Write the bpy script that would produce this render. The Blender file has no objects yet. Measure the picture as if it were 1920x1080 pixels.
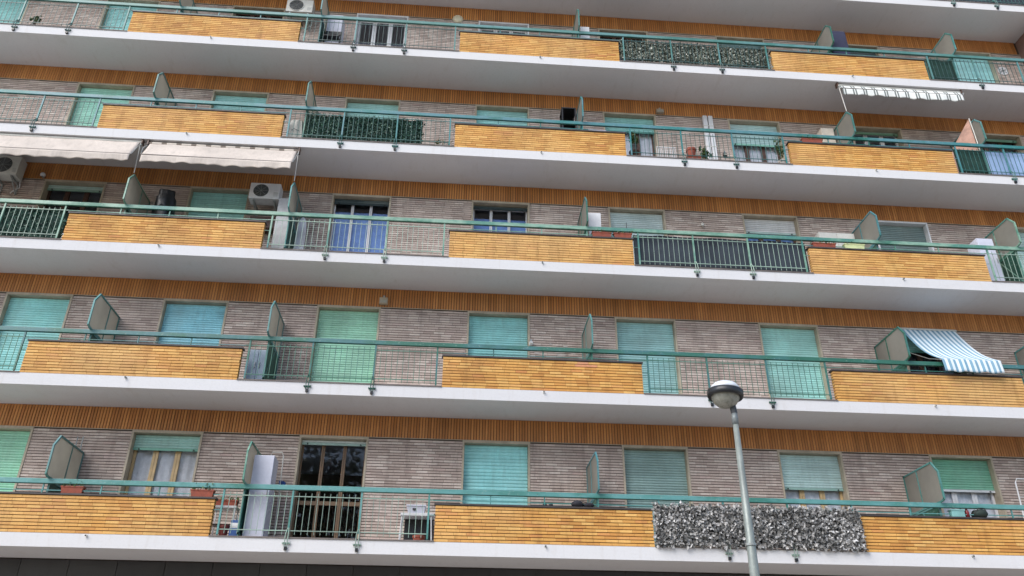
import bpy, bmesh, math, random
from mathutils import Vector, Matrix
random.seed(7)
sc = bpy.context.scene
col = sc.collection
R = math.radians

# ------------------------------------------------------------------ camera
BASE = 4.70            # first balcony floor above the pavement
H = 3.10               # storey height
D = 1.17               # depth of the balconies: the wall plane is y = D, the parapets stand at y = 0
cam_d = bpy.data.cameras.new('camera'); cam = bpy.data.objects.new('camera', cam_d); col.objects.link(cam)
cam.matrix_world = Matrix(((0.99716658, -0.04277984, -0.06187642, 3.7625),
                           (-0.07477671, -0.47403083, -0.87732732, -15.8598),
                           (0.00820059, 0.8794684, -0.47588663, BASE - 3.1165), (0, 0, 0, 1)))
cam_d.sensor_width = 36; cam_d.lens = 36 * 1536.23 / 1920; cam_d.clip_end = 3000
sc.camera = cam
# ------------------------------------------------------------------ sky, sun, exposure
SUN_EL, SUN_AZ = 43, 225         # azimuth clockwise from +y
w = bpy.data.worlds.new('World'); sc.world = w; w.use_nodes = True
nt = w.node_tree; bg = nt.nodes['Background']
sky = nt.nodes.new('ShaderNodeTexSky'); sky.sky_type = 'NISHITA'; sky.sun_disc = False
sky.sun_elevation = R(SUN_EL); sky.sun_rotation = R(SUN_AZ); sky.dust_density = 1.2; sky.air_density = 1.0; sky.ozone_density = 1.0
nt.links.new(sky.outputs[0], bg.inputs[0]); bg.inputs[1].default_value = 0.10
sd = bpy.data.lights.new('sun', 'SUN'); sun = bpy.data.objects.new('sun', sd); col.objects.link(sun)
sd.energy = 1.7; sd.angle = R(45); sd.color = (1.0, 0.965, 0.925)
a, e = R(SUN_AZ), R(SUN_EL)
to_sun = Vector((math.sin(a) * math.cos(e), math.cos(a) * math.cos(e), math.sin(e)))
sun.rotation_euler = to_sun.to_track_quat('Z', 'Y').to_euler(); sun.location = (0, -20, 40)
sc.view_settings.view_transform = 'Standard'; sc.view_settings.look = 'None'; sc.view_settings.gamma = 1
sc.view_settings.exposure = 1.05
sc.render.engine = 'CYCLES'

# ------------------------------------------------------------------ materials
def lin(r, g, b, k=1.0):
    return tuple(min(.85, k * ((c / 255 / 12.92) if c < 10 else ((c / 255 + .055) / 1.055) ** 2.4)) for c in (r, g, b)) + (1,)
MATS = {}
def newmat(name):
    m = bpy.data.materials.new(name); m.use_nodes = True
    return m, m.node_tree, m.node_tree.nodes['Principled BSDF']
def noise(t, scale, vec=None, detail=3, rough=.6):
    n = t.nodes.new('ShaderNodeTexNoise'); n.inputs['Scale'].default_value = scale; n.inputs['Detail'].default_value = detail
    n.inputs['Roughness'].default_value = rough
    if vec: t.links.new(vec, n.inputs['Vector'])
    return n.outputs['Fac']
def mp(t, v, a0, a1, b0, b1):
    n = t.nodes.new('ShaderNodeMapRange')
    for i, x in zip((1, 2, 3, 4), (a0, a1, b0, b1)): n.inputs[i].default_value = x
    t.links.new(v, n.inputs[0]); return n.outputs[0]
def mixc(t, fac, c1, c2, mode='MIX'):
    n = t.nodes.new('ShaderNodeMix'); n.data_type = 'RGBA'; n.blend_type = mode
    for s, c in ((0, fac), (6, c1), (7, c2)):
        if isinstance(c, (int, float)): n.inputs[s].default_value = c
        elif isinstance(c, tuple): n.inputs[s].default_value = c
        else: t.links.new(c, n.inputs[s])
    return n.outputs[2]
def math_(t, op, a, b=0.0):
    n = t.nodes.new('ShaderNodeMath'); n.operation = op
    for i, c in enumerate((a, b)):
        if isinstance(c, (int, float)): n.inputs[i].default_value = c
        else: t.links.new(c, n.inputs[i])
    return n.outputs[0]
def posn(t, sx=1, sy=1, sz=1):
    g = t.nodes.new('ShaderNodeNewGeometry')
    if (sx, sy, sz) == (1, 1, 1): return g.outputs['Position']
    m = t.nodes.new('ShaderNodeMapping'); m.inputs['Scale'].default_value = (sx, sy, sz)
    t.links.new(g.outputs['Position'], m.inputs[0]); return m.outputs[0]
def bump(t, b, h, dist=.004, st=.6):
    n = t.nodes.new('ShaderNodeBump'); n.inputs['Distance'].default_value = dist; n.inputs['Strength'].default_value = st
    t.links.new(h, n.inputs['Height']); t.links.new(n.outputs[0], b.inputs['Normal'])
def pbr(name, c, rough=.55, var=.18, scale=2.5, metal=0, fine=30, streak=0):
    """plain painted / plastic / cloth surface with uneven colour and a little grain"""
    if name in MATS: return MATS[name]
    m, t, b = newmat(name)
    d = tuple(x * (1 - var) * .9 for x in c[:3]) + (1,); l = tuple(min(.9, x * (1 + var)) for x in c[:3]) + (1,)
    P = posn(t)
    f = mp(t, noise(t, scale, P), .3, .7, 0, 1)
    o = mixc(t, f, d, l)
    o = mixc(t, mp(t, noise(t, fine, P), .35, .65, 0, .25), o, tuple(x * .6 for x in c[:3]) + (1,))
    if streak:
        s = mp(t, noise(t, 1.0, posn(t, 9, 9, .8), 4), .52, .75, 0, streak)
        o = mixc(t, s, o, tuple(x * .45 for x in c[:3]) + (1,))
    t.links.new(o, b.inputs['Base Color']); b.inputs['Roughness'].default_value = rough; b.inputs['Metallic'].default_value = metal
    t.links.new(mp(t, noise(t, fine * .4, P), .3, .7, max(.05, rough - .12), min(1, rough + .12)), b.inputs['Roughness'])
    MATS[name] = m; return m
def piece_mat(name, stops, rough=.75, dirt=.35, blot=.9, tan=None):
    """bricks, tiles: each piece its own tone (by island or by object), blotches and grime over all"""
    m, t, b = newmat(name)
    g = t.nodes.new('ShaderNodeNewGeometry'); oi = t.nodes.new('ShaderNodeObjectInfo')
    r = math_(t, 'FRACT', math_(t, 'ADD', g.outputs['Random Per Island'], oi.outputs['Random']))
    ramp = t.nodes.new('ShaderNodeValToRGB'); el = ramp.color_ramp.elements
    while len(el) < len(stops): el.new(.5)
    for q, (p, c) in zip(el, stops): q.position = p; q.color = c
    t.links.new(r, ramp.inputs[0])
    P = posn(t); o = ramp.outputs[0]
    if tan: o = mixc(t, mp(t, noise(t, .22, P, 3), .45, .65, 0, .6), o, tan)
    big = mp(t, noise(t, blot, P, 4), .35, .7, 1.08, .80)
    o = mixc(t, 1.0, o, big, 'MULTIPLY')
    o = mixc(t, mp(t, noise(t, 55, P, 5), .35, .75, 0, dirt), o, tuple(x * .5 for x in stops[0][1][:3]) + (1,))
    st = mp(t, noise(t, 1.0, posn(t, 5, 5, .5), 4), .52, .78, 0, .5)
    o = mixc(t, st, o, tuple(x * .4 for x in stops[0][1][:3]) + (1,))
    t.links.new(o, b.inputs['Base Color']); b.inputs['Roughness'].default_value = rough
    bump(t, b, noise(t, 130, P, 4), .003, .5)
    MATS[name] = m; return m
ochre = piece_mat('ochre_brick', [(0, lin(196, 138, 70)), (.3, lin(210, 154, 80)), (.62, lin(218, 165, 88)), (.88, lin(230, 182, 106)), (1, lin(204, 138, 78))], tan=lin(224, 184, 126))
pinkb = piece_mat('pink_brick', [(0, lin(205, 140, 100)), (1, lin(225, 165, 125))])
greyb = piece_mat('grey_brick', [(0, lin(176, 158, 148)), (.3, lin(194, 176, 165)), (.7, lin(202, 185, 174)), (.92, lin(218, 204, 193)), (1, lin(192, 166, 157))])
tileb = piece_mat('orange_tile', [(0, lin(176, 114, 58)), (.4, lin(194, 129, 68)), (.75, lin(208, 143, 79)), (1, lin(182, 116, 60))], rough=.5)
granite = piece_mat('dark_stone', [(0, lin(36, 36, 39)), (1, lin(46, 46, 48))], rough=.45)
mortar = pbr('mortar', lin(64, 53, 46), .9, .2, 6)
mortar2 = pbr('ochre_mortar', lin(70, 44, 20), .9, .25, 6)
# painted concrete of the slabs: slight stains and rain streaks
m, t, b = newmat('white_concrete'); P = posn(t)
o = mixc(t, mp(t, noise(t, .35, P, 4), .35, .7, 0, .55), lin(210, 210, 212), lin(202, 201, 202))
o = mixc(t, mp(t, noise(t, 1.0, posn(t, 7, 2, .7), 5), .56, .85, 0, .32), o, lin(176, 168, 158))
o = mixc(t, mp(t, noise(t, .8, posn(t, .5, 1, 1), 5, .7), .55, .8, 0, .16), o, lin(186, 176, 164))
o = mixc(t, mp(t, noise(t, 24, P, 4), .5, .8, 0, .2), o, lin(170, 165, 160))
t.links.new(o, b.inputs['Base Color']); b.inputs['Roughness'].default_value = .8
bump(t, b, noise(t, 60, P, 4), .004, .35); white_conc = m
# green paint of the railings, faded unevenly along the building
def railpaint(name, seed, cols):
    m, t, b = newmat(name)
    mpn = t.nodes.new('ShaderNodeMapping'); mpn.inputs['Location'].default_value = (seed * 3.7, 0, seed)
    mpn.inputs['Scale'].default_value = (.42, .3, .9); t.links.new(posn(t), mpn.inputs[0])
    ramp = t.nodes.new('ShaderNodeValToRGB'); el = ramp.color_ramp.elements
    st = [(q, lin(*c)) for q, c in zip((.34, .46, .54, .64), cols)]
    while len(el) < len(st): el.new(.5)
    for q, (p, c) in zip(el, st): q.position = p; q.color = c
    t.links.new(noise(t, 1.0, mpn.outputs[0], 5, .65), ramp.inputs[0])
    P = posn(t)
    o = mixc(t, mp(t, noise(t, 18, P, 5), .58, .72, 0, .5), ramp.outputs[0], lin(150, 164, 156))
    o = mixc(t, mp(t, noise(t, 33, P, 5), .64, .74, 0, .6), o, lin(84, 66, 50))
    t.links.new(o, b.inputs['Base Color']); b.inputs['Roughness'].default_value = .45
    MATS[name] = m; return m
PAL = [((46, 104, 94), (72, 130, 124), (92, 146, 146), (56, 116, 106)),
       ((38, 90, 74), (50, 104, 88), (66, 112, 116), (44, 94, 80)),
       ((54, 110, 114), (84, 134, 118), (136, 168, 150), (52, 114, 94)),
       ((40, 108, 106), (54, 122, 122), (84, 128, 138), (42, 106, 94)),
       ((62, 112, 106), (84, 130, 124), (94, 136, 138), (58, 116, 106)),
       ((50, 108, 100), (72, 126, 120), (86, 134, 132), (54, 110, 102))]
rail_mats = [railpaint('rail_paint_%d' % i, i * 1.9 + .4, c) for i, c in enumerate(PAL)]
BPAL = [(138, 160, 148), (62, 108, 92), (142, 164, 150), (50, 96, 92), (58, 86, 84), (76, 112, 108)]
bal_mats = [railpaint('baluster_paint_%d' % i, i * 1.3, [tuple(min(255, int(q * k)) for q in c) for k in (.8, .95, 1.05, 1.15)]) for i, c in enumerate(BPAL)]
rail_dark = railpaint('rail_paint_dark', 2.2, [(26, 70, 58), (32, 80, 66), (40, 88, 74), (30, 76, 62)])
black = pbr('black_plastic', lin(26, 27, 30), .45, .2, 8)
slate = pbr('slate_cap', lin(66, 60, 58), .55, .25, 6)
lipm = pbr('threshold_stone', lin(112, 104, 100), .7, .2, 5)
capw = pbr('cap_top', lin(150, 142, 136), .7, .2, 5)
surround = pbr('surround_stone', lin(178, 166, 146), .65, .15, 4)
dark_in = pbr('room_dark', lin(60, 56, 52), .9, .2, 2)
plaster = pbr('plaster', lin(186, 178, 172), .85, .15, 8)
pier = pbr('pier_plaster', lin(138, 112, 104), .85, .12, 2)
white_pl = pbr('white_plastic', lin(226, 226, 228), .4, .05, 3)
offwhite = pbr('off_white_metal', lin(206, 205, 198), .4, .08, 3, streak=.25)
lilac = pbr('lilac_white_metal', lin(204, 206, 220), .35, .03, 1, fine=8)
greymetal = pbr('galvanised', lin(168, 172, 170), .4, .12, 6, .4)
terra = pbr('terracotta', lin(150, 78, 60), .75, .2, 12)
soil = pbr('soil', lin(60, 44, 34), .95, .3, 30)
wood_b = pbr('brown_wood', lin(112, 88, 64), .5, .2, 6)
wood_l = pbr('light_wood', lin(206, 176, 128), .5, .15, 6)
wood_d = pbr('dark_wood', lin(86, 62, 50), .5, .2, 6)
leafm = piece_mat('leaf_green', [(0, lin(48, 74, 40)), (.5, lin(70, 98, 52)), (1, lin(98, 122, 70))], .5, .2)
twig = pbr('dry_twig', lin(150, 128, 96), .8, .2, 20)
bark = pbr('bark', lin(96, 82, 68), .9, .3, 5)
canvas = pbr('cream_canvas', lin(204, 193, 183), .85, .08, 1.2, streak=.35)
navy = pbr('navy_cloth', lin(52, 54, 78), .9, .2, 3)
# glass: clear, mirror-like by Fresnel
m, t, b = newmat('window_glass'); out = t.nodes['Material Output']
fr = t.nodes.new('ShaderNodeFresnel'); fr.inputs[0].default_value = 1.5
gl = t.nodes.new('ShaderNodeBsdfGlossy'); gl.inputs['Roughness'].default_value = .02; gl.inputs[0].default_value = (.95, .97, 1, 1)
tr = t.nodes.new('ShaderNodeBsdfTransparent'); tr.inputs[0].default_value = (.91, .92, .94, 1)
mx = t.nodes.new('ShaderNodeMixShader'); gq = t.nodes.new('ShaderNodeNewGeometry')
t.links.new(math_(t, 'MULTIPLY', math_(t, 'MULTIPLY', fr.outputs[0], 1.2), math_(t, 'SUBTRACT', 1.0, gq.outputs['Backfacing'])), mx.inputs[0]); t.links.new(tr.outputs[0], mx.inputs[1]); t.links.new(gl.outputs[0], mx.inputs[2])
t.links.new(mx.outputs[0], out.inputs[0]); glass = m
# frosted ribbed pane of the dividers
m, t, b = newmat('frosted_pane'); out = t.nodes['Material Output']; P = posn(t)
c = mixc(t, mp(t, noise(t, 1.6, P, 4), .3, .7, 0, 1), lin(166, 163, 154), lin(184, 180, 170))
t.links.new(c, b.inputs['Base Color']); b.inputs['Roughness'].default_value = .3
tl = t.nodes.new('ShaderNodeBsdfTranslucent'); t.links.new(c, tl.inputs[0])
tp = t.nodes.new('ShaderNodeBsdfTransparent')
m1 = t.nodes.new('ShaderNodeMixShader'); m1.inputs[0].default_value = .6; t.links.new(b.outputs[0], m1.inputs[1]); t.links.new(tl.outputs[0], m1.inputs[2])
m2 = t.nodes.new('ShaderNodeMixShader'); m2.inputs[0].default_value = .14; t.links.new(m1.outputs[0], m2.inputs[1]); t.links.new(tp.outputs[0], m2.inputs[2])
t.links.new(m2.outputs[0], out.inputs[0]); frosted = m
def shutter_mat(c, k=1.75):
    g_ = sum(c) / 3; d_ = tuple(int(.64 * q + .36 * (g_ + 10 * (i == 2))) for i, q in enumerate(c))
    n_ = 'shutter_%d_%d_%d' % c
    if n_ in MATS: return MATS[n_]
    m = pbr(n_, lin(*d_, k), .55, .12, 1.3, fine=18, streak=.3); t = m.node_tree; b = t.nodes['Principled BSDF']
    g = t.nodes.new('ShaderNodeNewGeometry'); oi = t.nodes.new('ShaderNodeObjectInfo')
    r = mp(t, math_(t, 'FRACT', math_(t, 'ADD', g.outputs['Random Per Island'], oi.outputs['Random'])), 0, 1, .90, 1.06)
    src = b.inputs['Base Color'].links[0].from_socket
    o = mixc(t, mp(t, noise(t, .9, posn(t, 1, 1, .6), 4), .4, .7, 0, .3), src, lin(150, 158, 152))   # dust and fading
    t.links.new(mixc(t, 1.0, o, r, 'MULTIPLY'), b.inputs['Base Color'])
    return m
def curtain_mat(c): return pbr('curtain_%d_%d_%d' % c, lin(*c), .9, .1, 5)
def stripes(name, c1, c2, period, duty, x0, dbl=False):
    m, t, b = newmat(name); s = t.nodes.new('ShaderNodeSeparateXYZ'); t.links.new(posn(t), s.inputs[0])
    f = math_(t, 'FRACT', math_(t, 'DIVIDE', math_(t, 'SUBTRACT', s.outputs[0], x0), period))
    k = math_(t, 'LESS_THAN', f, duty)
    if dbl:
        k = math_(t, 'MAXIMUM', k, math_(t, 'MULTIPLY', math_(t, 'GREATER_THAN', f, duty * 1.7), math_(t, 'LESS_THAN', f, duty * 2.7)))
    o = mixc(t, k, c1, c2); P = posn(t)
    o = mixc(t, mp(t, noise(t, 3, P, 4), .4, .75, 0, .25), o, lin(150, 150, 150))
    t.links.new(o, b.inputs['Base Color']); b.inputs['Roughness'].default_value = .85
    MATS[name] = m; return m

# ------------------------------------------------------------------ mesh helpers (all authored in world metres)
WL = {}
class MB:
    def __init__(s): s.v = []; s.f = []
    def poly(s, pts, faces):
        n = len(s.v); s.v += [tuple(p) for p in pts]; s.f += [tuple(i + n for i in f) for f in faces]; return s
    def box(s, x0, x1, y0, y1, z0, z1):
        return s.poly([(x0, y0, z0), (x1, y0, z0), (x1, y1, z0), (x0, y1, z0), (x0, y0, z1), (x1, y0, z1), (x1, y1, z1), (x0, y1, z1)],
                      [(0, 3, 2, 1), (4, 5, 6, 7), (0, 1, 5, 4), (1, 2, 6, 5), (2, 3, 7, 6), (3, 0, 4, 7)])
    def taper(s, x0, x1, y0, y1, z0, z1, k):          # box wider at the top by k on each side
        return s.poly([(x0 + k, y0 + k, z0), (x1 - k, y0 + k, z0), (x1 - k, y1 - k, z0), (x0 + k, y1 - k, z0), (x0, y0, z1), (x1, y0, z1), (x1, y1, z1), (x0, y1, z1)],
                      [(0, 3, 2, 1), (4, 5, 6, 7), (0, 1, 5, 4), (1, 2, 6, 5), (2, 3, 7, 6), (3, 0, 4, 7)])
    def prism_x(s, prof, x0, x1):                     # profile in (y, z), extruded along x
        n = len(prof); pts = [(x0, y, z) for y, z in prof] + [(x1, y, z) for y, z in prof]
        fs = [(i, (i + 1) % n, n + (i + 1) % n, n + i) for i in range(n)] + [tuple(range(n - 1, -1, -1)), tuple(range(n, 2 * n))]
        return s.poly(pts, fs)
    def prism_y(s, prof, y0, y1):                     # profile in (x, z), extruded along y
        n = len(prof); pts = [(x, y0, z) for x, z in prof] + [(x, y1, z) for x, z in prof]
        fs = [(i, n + i, n + (i + 1) % n, (i + 1) % n) for i in range(n)] + [tuple(range(n)), tuple(range(2 * n - 1, n - 1, -1))]
        return s.poly(pts, fs)
    def tube(s, path, r, n=6, closed=False):
        P = [Vector(p) for p in path]; rs = r if isinstance(r, (list, tuple)) else [r] * len(P)
        base = len(s.v); up = None
        for i, p in enumerate(P):
            d = (P[min(i + 1, len(P) - 1)] - P[max(i - 1, 0)]).normalized()
            q = Vector((0, 0, 1)) if abs(d.z) < .9 else Vector((1, 0, 0))
            u = d.cross(q).normalized(); v = u.cross(d).normalized()
            for k in range(n):
                a = 2 * math.pi * k / n; s.v.append(tuple(p + rs[i] * (math.cos(a) * u + math.sin(a) * v)))
        for i in range(len(P) - 1):
            for k in range(n):
                a, b = base + i * n + k, base + i * n + (k + 1) % n
                s.f.append((a, b, b + n, a + n))
        s.f.append(tuple(base + k for k in range(n - 1, -1, -1))); s.f.append(tuple(base + (len(P) - 1) * n + k for k in range(n)))
        return s
    def lathe(s, prof, c, n=16, tilt=None):           # profile (r, z) about a vertical axis through c
        M = tilt or Matrix.Identity(3); base = len(s.v); c = Vector(c)
        for r, z in prof:
            for k in range(n):
                a = 2 * math.pi * k / n; s.v.append(tuple(c + M @ Vector((r * math.cos(a), r * math.sin(a), z))))
        for i in range(len(prof) - 1):
            for k in range(n):
                a, b = base + i * n + k, base + i * n + (k + 1) % n
                s.f.append((a, b, b + n, a + n))
        s.f.append(tuple(base + k for k in range(n - 1, -1, -1))); s.f.append(tuple(base + (len(prof) - 1) * n + k for k in range(n)))
        return s
    def sheet(s, fn, nu, nv, th=.004):                # thick sheet from fn(u, v) -> point, thickness along its normal
        pts = [[Vector(fn(i / nu, j / nv)) for i in range(nu + 1)] for j in range(nv + 1)]
        n0 = len(s.v); N = (nu + 1) * (nv + 1)
        nor = []
        for j in range(nv + 1):
            for i in range(nu + 1):
                du = pts[j][min(i + 1, nu)] - pts[j][max(i - 1, 0)]; dv = pts[min(j + 1, nv)][i] - pts[max(j - 1, 0)][i]
                q = du.cross(dv); nor.append(q.normalized() if q.length > 1e-9 else Vector((0, -1, 0)))
        flat = [p for r in pts for p in r]
        s.v += [tuple(p) for p in flat] + [tuple(p - nrm * th) for p, nrm in zip(flat, nor)]
        idx = lambda i, j, k=0: n0 + k * N + j * (nu + 1) + i
        for j in range(nv):
            for i in range(nu):
                s.f.append((idx(i, j), idx(i + 1, j), idx(i + 1, j + 1), idx(i, j + 1)))
                s.f.append((idx(i, j, 1), idx(i, j + 1, 1), idx(i + 1, j + 1, 1), idx(i + 1, j, 1)))
        for i in range(nu):
            s.f.append((idx(i, 0), idx(i, 0, 1), idx(i + 1, 0, 1), idx(i + 1, 0))); s.f.append((idx(i, nv), idx(i + 1, nv), idx(i + 1, nv, 1), idx(i, nv, 1)))
        for j in range(nv):
            s.f.append((idx(0, j), idx(0, j + 1), idx(0, j + 1, 1), idx(0, j, 1))); s.f.append((idx(nu, j), idx(nu, j, 1), idx(nu, j + 1, 1), idx(nu, j + 1)))
        return s
    def leaf(s, c, size, nrm=None):                   # a small folded leaf
        c = Vector(c); d = Vector((random.gauss(0, 1), random.gauss(0, 1), random.gauss(0, 1))).normalized()
        if nrm is not None: d = (d - Vector(nrm) * d.dot(Vector(nrm)) * .6).normalized()
        q = d.cross(Vector((random.gauss(0, 1), random.gauss(0, 1), random.gauss(0, 1)))).normalized(); n = d.cross(q)
        L, W = size, size * .42
        return s.poly([c, c + d * L * .5 + q * W + n * W * .5, c + d * L, c + d * L * .5 - q * W + n * W * .5], [(0, 1, 2), (0, 2, 3)])
    def build(s, name, mat, parent=None, smooth=False, bevel=0, kind=None, label=None):
        me = bpy.data.meshes.new(name); o0 = WL.get(parent, Vector((0, 0, 0)))
        me.from_pydata([(x - o0.x, y - o0.y, z - o0.z) for x, y, z in s.v], [], s.f); me.materials.append(mat)
        if bevel:
            bm = bmesh.new(); bm.from_mesh(me)
            bmesh.ops.bevel(bm, geom=list(bm.edges), offset=bevel, segments=2, affect='EDGES', profile=.6, clamp_overlap=True); bm.to_mesh(me); bm.free()
        if smooth: me.polygons.foreach_set('use_smooth', [True] * len(me.polygons))
        o = bpy.data.objects.new(name, me); col.objects.link(o)
        if parent: o.parent = parent; WL[o] = o0
        if kind: o['kind'] = kind
        if label: o['label'] = label
        return o
def piece(name, me, parent, loc):                     # one more object on shared mesh data
    o = bpy.data.objects.new(name, me); col.objects.link(o); o.parent = parent; o.location = Vector(loc) - WL[parent]; return o
def empty(name, loc, parent=None):
    o = bpy.data.objects.new(name, None); col.objects.link(o); o.empty_display_size = .2
    WL[o] = Vector(loc)
    if parent: o.parent = parent; o.location = Vector(loc) - WL[parent]
    else: o.location = loc
    return o
def thing(name, label, cat, loc, group=None):
    o = empty(name, loc); o['label'] = label; o['category'] = cat
    if group: o['group'] = group
    return o
def Z(f, z=0.0): return BASE + (f - 1) * H + z
MESHC = {}
def box_mesh(key, dims, mat):
    k = (key,) + tuple(round(x, 3) for x in dims)
    if k not in MESHC:
        me = bpy.data.meshes.new(key); mb = MB().box(0, dims[0], 0, dims[1], 0, dims[2])
        me.from_pydata(mb.v, [], mb.f); me.materials.append(mat); MESHC[k] = me
    return MESHC[k]

# ------------------------------------------------------------------ ground
def ground(name, x0, x1, y0, y1, z0, z1, mat):
    o = MB().box(x0, x1, y0, y1, z0, z1).build(name, mat); o['kind'] = 'structure'; return o
paving = pbr('paving', lin(204, 194, 182), .85, .12, .6, fine=14)
asphalt = pbr('asphalt', lin(122, 118, 114), .9, .2, .4, fine=60)
earth = pbr('far_ground', lin(182, 170, 154), .95, .2, .05, fine=1)
ground('ground', -600, 600, -600, 600, -.6, -.16, earth)
ground('road', -300, 300, -14, -6.5, -.4, -.12, asphalt)
ground('pavement', -300, 300, -6.34, 40, -.4, 0, paving)
ground('pavement_opposite', -300, 300, -22, -14.16, -.4, 0, paving)
kerbm = pbr('kerb_stone', lin(176, 174, 170), .8, .12, 2)
ground('kerb', -300, 300, -6.5, -6.34, -.4, .012, kerbm)
ground('kerb_opposite', -300, 300, -14.16, -14, -.4, .012, kerbm)
line = pbr('road_paint', lin(228, 228, 224), .7, .1, 3)
for i in range(-8, 12): ground('lane_marking', i * 6 - 1.5, i * 6 + 1.5, -10.31, -10.19, -.14, -.116, line)

# ------------------------------------------------------------------ the apartment building
bld = thing('apartment_building', 'long apartment building with ochre brick parapets, white balcony slabs and green railings', 'building', (5.3, 4, 0))
XL, XR = -13.6, 20.1
WIN0, WP, WW, WT = -6.40, 3.445, 1.45, 2.36            # first window, pitch, width, head height
PAR = [(-13.34, -9.11), (-4.954, -0.695), (3.453, 7.661), (11.836, 16.10)]
BAY = [(-9.11, -4.954), (-0.695, 3.453), (7.661, 11.836), (16.10, 20.1)]
PH = .72
HAS = {f: (-1, 7) for f in range(1, 6)}
def wx(k): return WIN0 + WP * k
# balcony slabs (each runs on into the floor of the rooms)
for f in range(1, 8):  # the topmost slab is out of view, added to block light from above
    z = Z(f)
    MB().box(XL, XR, 0, 6, z - .248, z - .002).build('balcony_slab', white_conc, bld)
# end pier, rear and side walls, roof, ground floor
MB().box(XR, XR + .45, -.12, 6, 0, Z(7, 1)).build('end_wall', pier, bld)
MB().box(XL - .4, XL, -.02, 6, 0, Z(7, 1)).build('end_wall', pier, bld)
MB().box(XL, XR, 6, 6.3, 0, Z(7, 1)).build('rear_wall', pier, bld)
gf = MB().box(XL, XR, D + .02, D + .3, 0, Z(1) - .25).build('ground_floor_wall', mortar, bld)
pm = box_mesh('stone_panel', (.895, .03, 1.08), granite)
for i in range(37):
    for j in range(4):
        piece('stone_panel', pm, gf, (XL + .1 + i * .905, D - .005, .06 + j * 1.095))
MB().box(XL, XR, D + .02, D + .3, Z(6), Z(7) - .25).build('wall', greyb, bld)
MB().box(XL, XR, D, D + .3, Z(7), Z(7, 1)).build('roof_parapet', white_conc, bld)

# --- walls: grey brick piers, band of upright orange tiles over the window heads
COURSE, BH, BL = .0600, .0455, .240
n_tile = 0
for f in range(1, 6):
    k0, k1 = HAS[f]; z0 = Z(f)
    ops = [(wx(k), wx(k) + WW) for k in range(k0, k1 + 1) if wx(k) + WW < XR]
    core = MB(); xs = [XL] + [x for o in ops for x in o] + [XR]
    for i in range(0, len(xs), 2): core.box(xs[i], xs[i + 1], D + .016, D + .3, z0, z0 + WT)
    core.box(XL, XR, D + .016, D + .3, z0 + WT, z0 + H - .249)
    wall = core.build('wall', mortar, bld)
    bw = MB(); rows = int(WT / COURSE)
    for i in range(0, len(xs), 2):
        a0, a1 = xs[i], xs[i + 1]
        ind = f == 1 and abs(a0 - (wx(2) + WW)) < .01
        vis = a1 > -9.9
        if not vis: continue
        for r in range(rows):
            zz = z0 + .006 + r * COURSE; x = a0 - random.uniform(0, BL)
            while x < a1:
                p0, p1 = max(x, a0), min(x + BL - .004, a1)
                if p1 - p0 > .012:
                    pr = random.uniform(-.0015, .0015)
                    if ind: piece('brick', box_mesh('wall_brick', (round(p1 - p0, 3), .026, BH), greyb), wall, (p0, D + pr, zz))
                    else: bw.box(p0, p1, D + pr, D + .024, zz, zz + BH)
                x += BL
    bw.build('brickwork', greyb, wall, kind='stuff')
    tw = MB(); TP = .0615; th = (H - .249 - WT - .016)
    tm = box_mesh('band_tile', (TP - .014, .022, th - .004), tileb)
    for i in range(int((XR - XL) / TP)):
        x = XL + i * TP
        if x < -10.2: continue
        for r in range(1):
            zz = z0 + WT + .016 + r * th; pr = random.uniform(-.0015, .0015)
            if f == 1 and -3.5 < x and n_tile < 300:
                piece('tile', tm, wall, (x, D + pr, zz)); n_tile += 1
            else: tw.box(x, x + TP - .014, D + pr, D + .02, zz, zz + th - .004)
    tw.build('tilework', tileb, wall, kind='stuff')
    MB().box(XL, XR, D - .004, D + .012, z0 + WT + .001, z0 + WT + .013).build('band_trim', surround, wall)

# --- parapets of ochre brick with a dark stone cap
n_b = 0
for f in range(1, 7):
    for c, (x0, x1) in enumerate(PAR):
        if (c == 0 and f < 5) or (f == 6 and c < 3): continue
        z0 = Z(f)
        par = MB().box(x0 + .006, x1 - .006, .018, .12, z0, z0 + PH - .03).build('parapet', mortar2, bld)
        bw = MB(); rows = 11; step = (PH - .03) / rows; hb = step - .0145
        ind = f == 1 and (c == 2 or (c == 1)); order = []
        for r in range(rows):
            zz = z0 + .004 + r * step; x = x0 - random.uniform(0, BL)
            while x < x1:
                p0, p1 = max(x, x0), min(x + BL - .004, x1)
                if p1 - p0 > .012: order.append((p0, p1, zz, r))
                x += BL
        if c == 1: order.sort(key=lambda q: -q[0])
        for p0, p1, zz, r in order:
            pr = random.uniform(-.0018, .0018)
            if f == 2 and c == 2 and ((r == 9 and 6.02 < p0 < 6.5) or (r == 10 and 6.2 < p0 < 6.4)):
                piece('brick', box_mesh('pink_brick', (round(p1 - p0, 3), .03, hb), pinkb), par, (p0, pr, zz))['label'] = 'pinkish replacement brick'
            elif ind and n_b < 300:
                piece('brick', box_mesh('parapet_brick', (round(p1 - p0, 3), .03, hb), ochre), par, (p0, pr, zz)); n_b += 1
            else: bw.box(p0, p1, pr, .028, zz, zz + hb)
        # returned bricks on the two ends
        for r in range(rows):
            zz = z0 + .004 + r * step
            bw.box(x0, x0 + .02, .032, .118, zz, zz + hb); bw.box(x1 - .02, x1, .032, .118, zz, zz + hb)
        bw.build('brickwork', ochre, par, kind='stuff')
        MB().box(x0 - .025, x1 + .025, -.022, .142, z0 + PH - .028, z0 + PH + .004).build('parapet_cap', slate, par)

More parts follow.
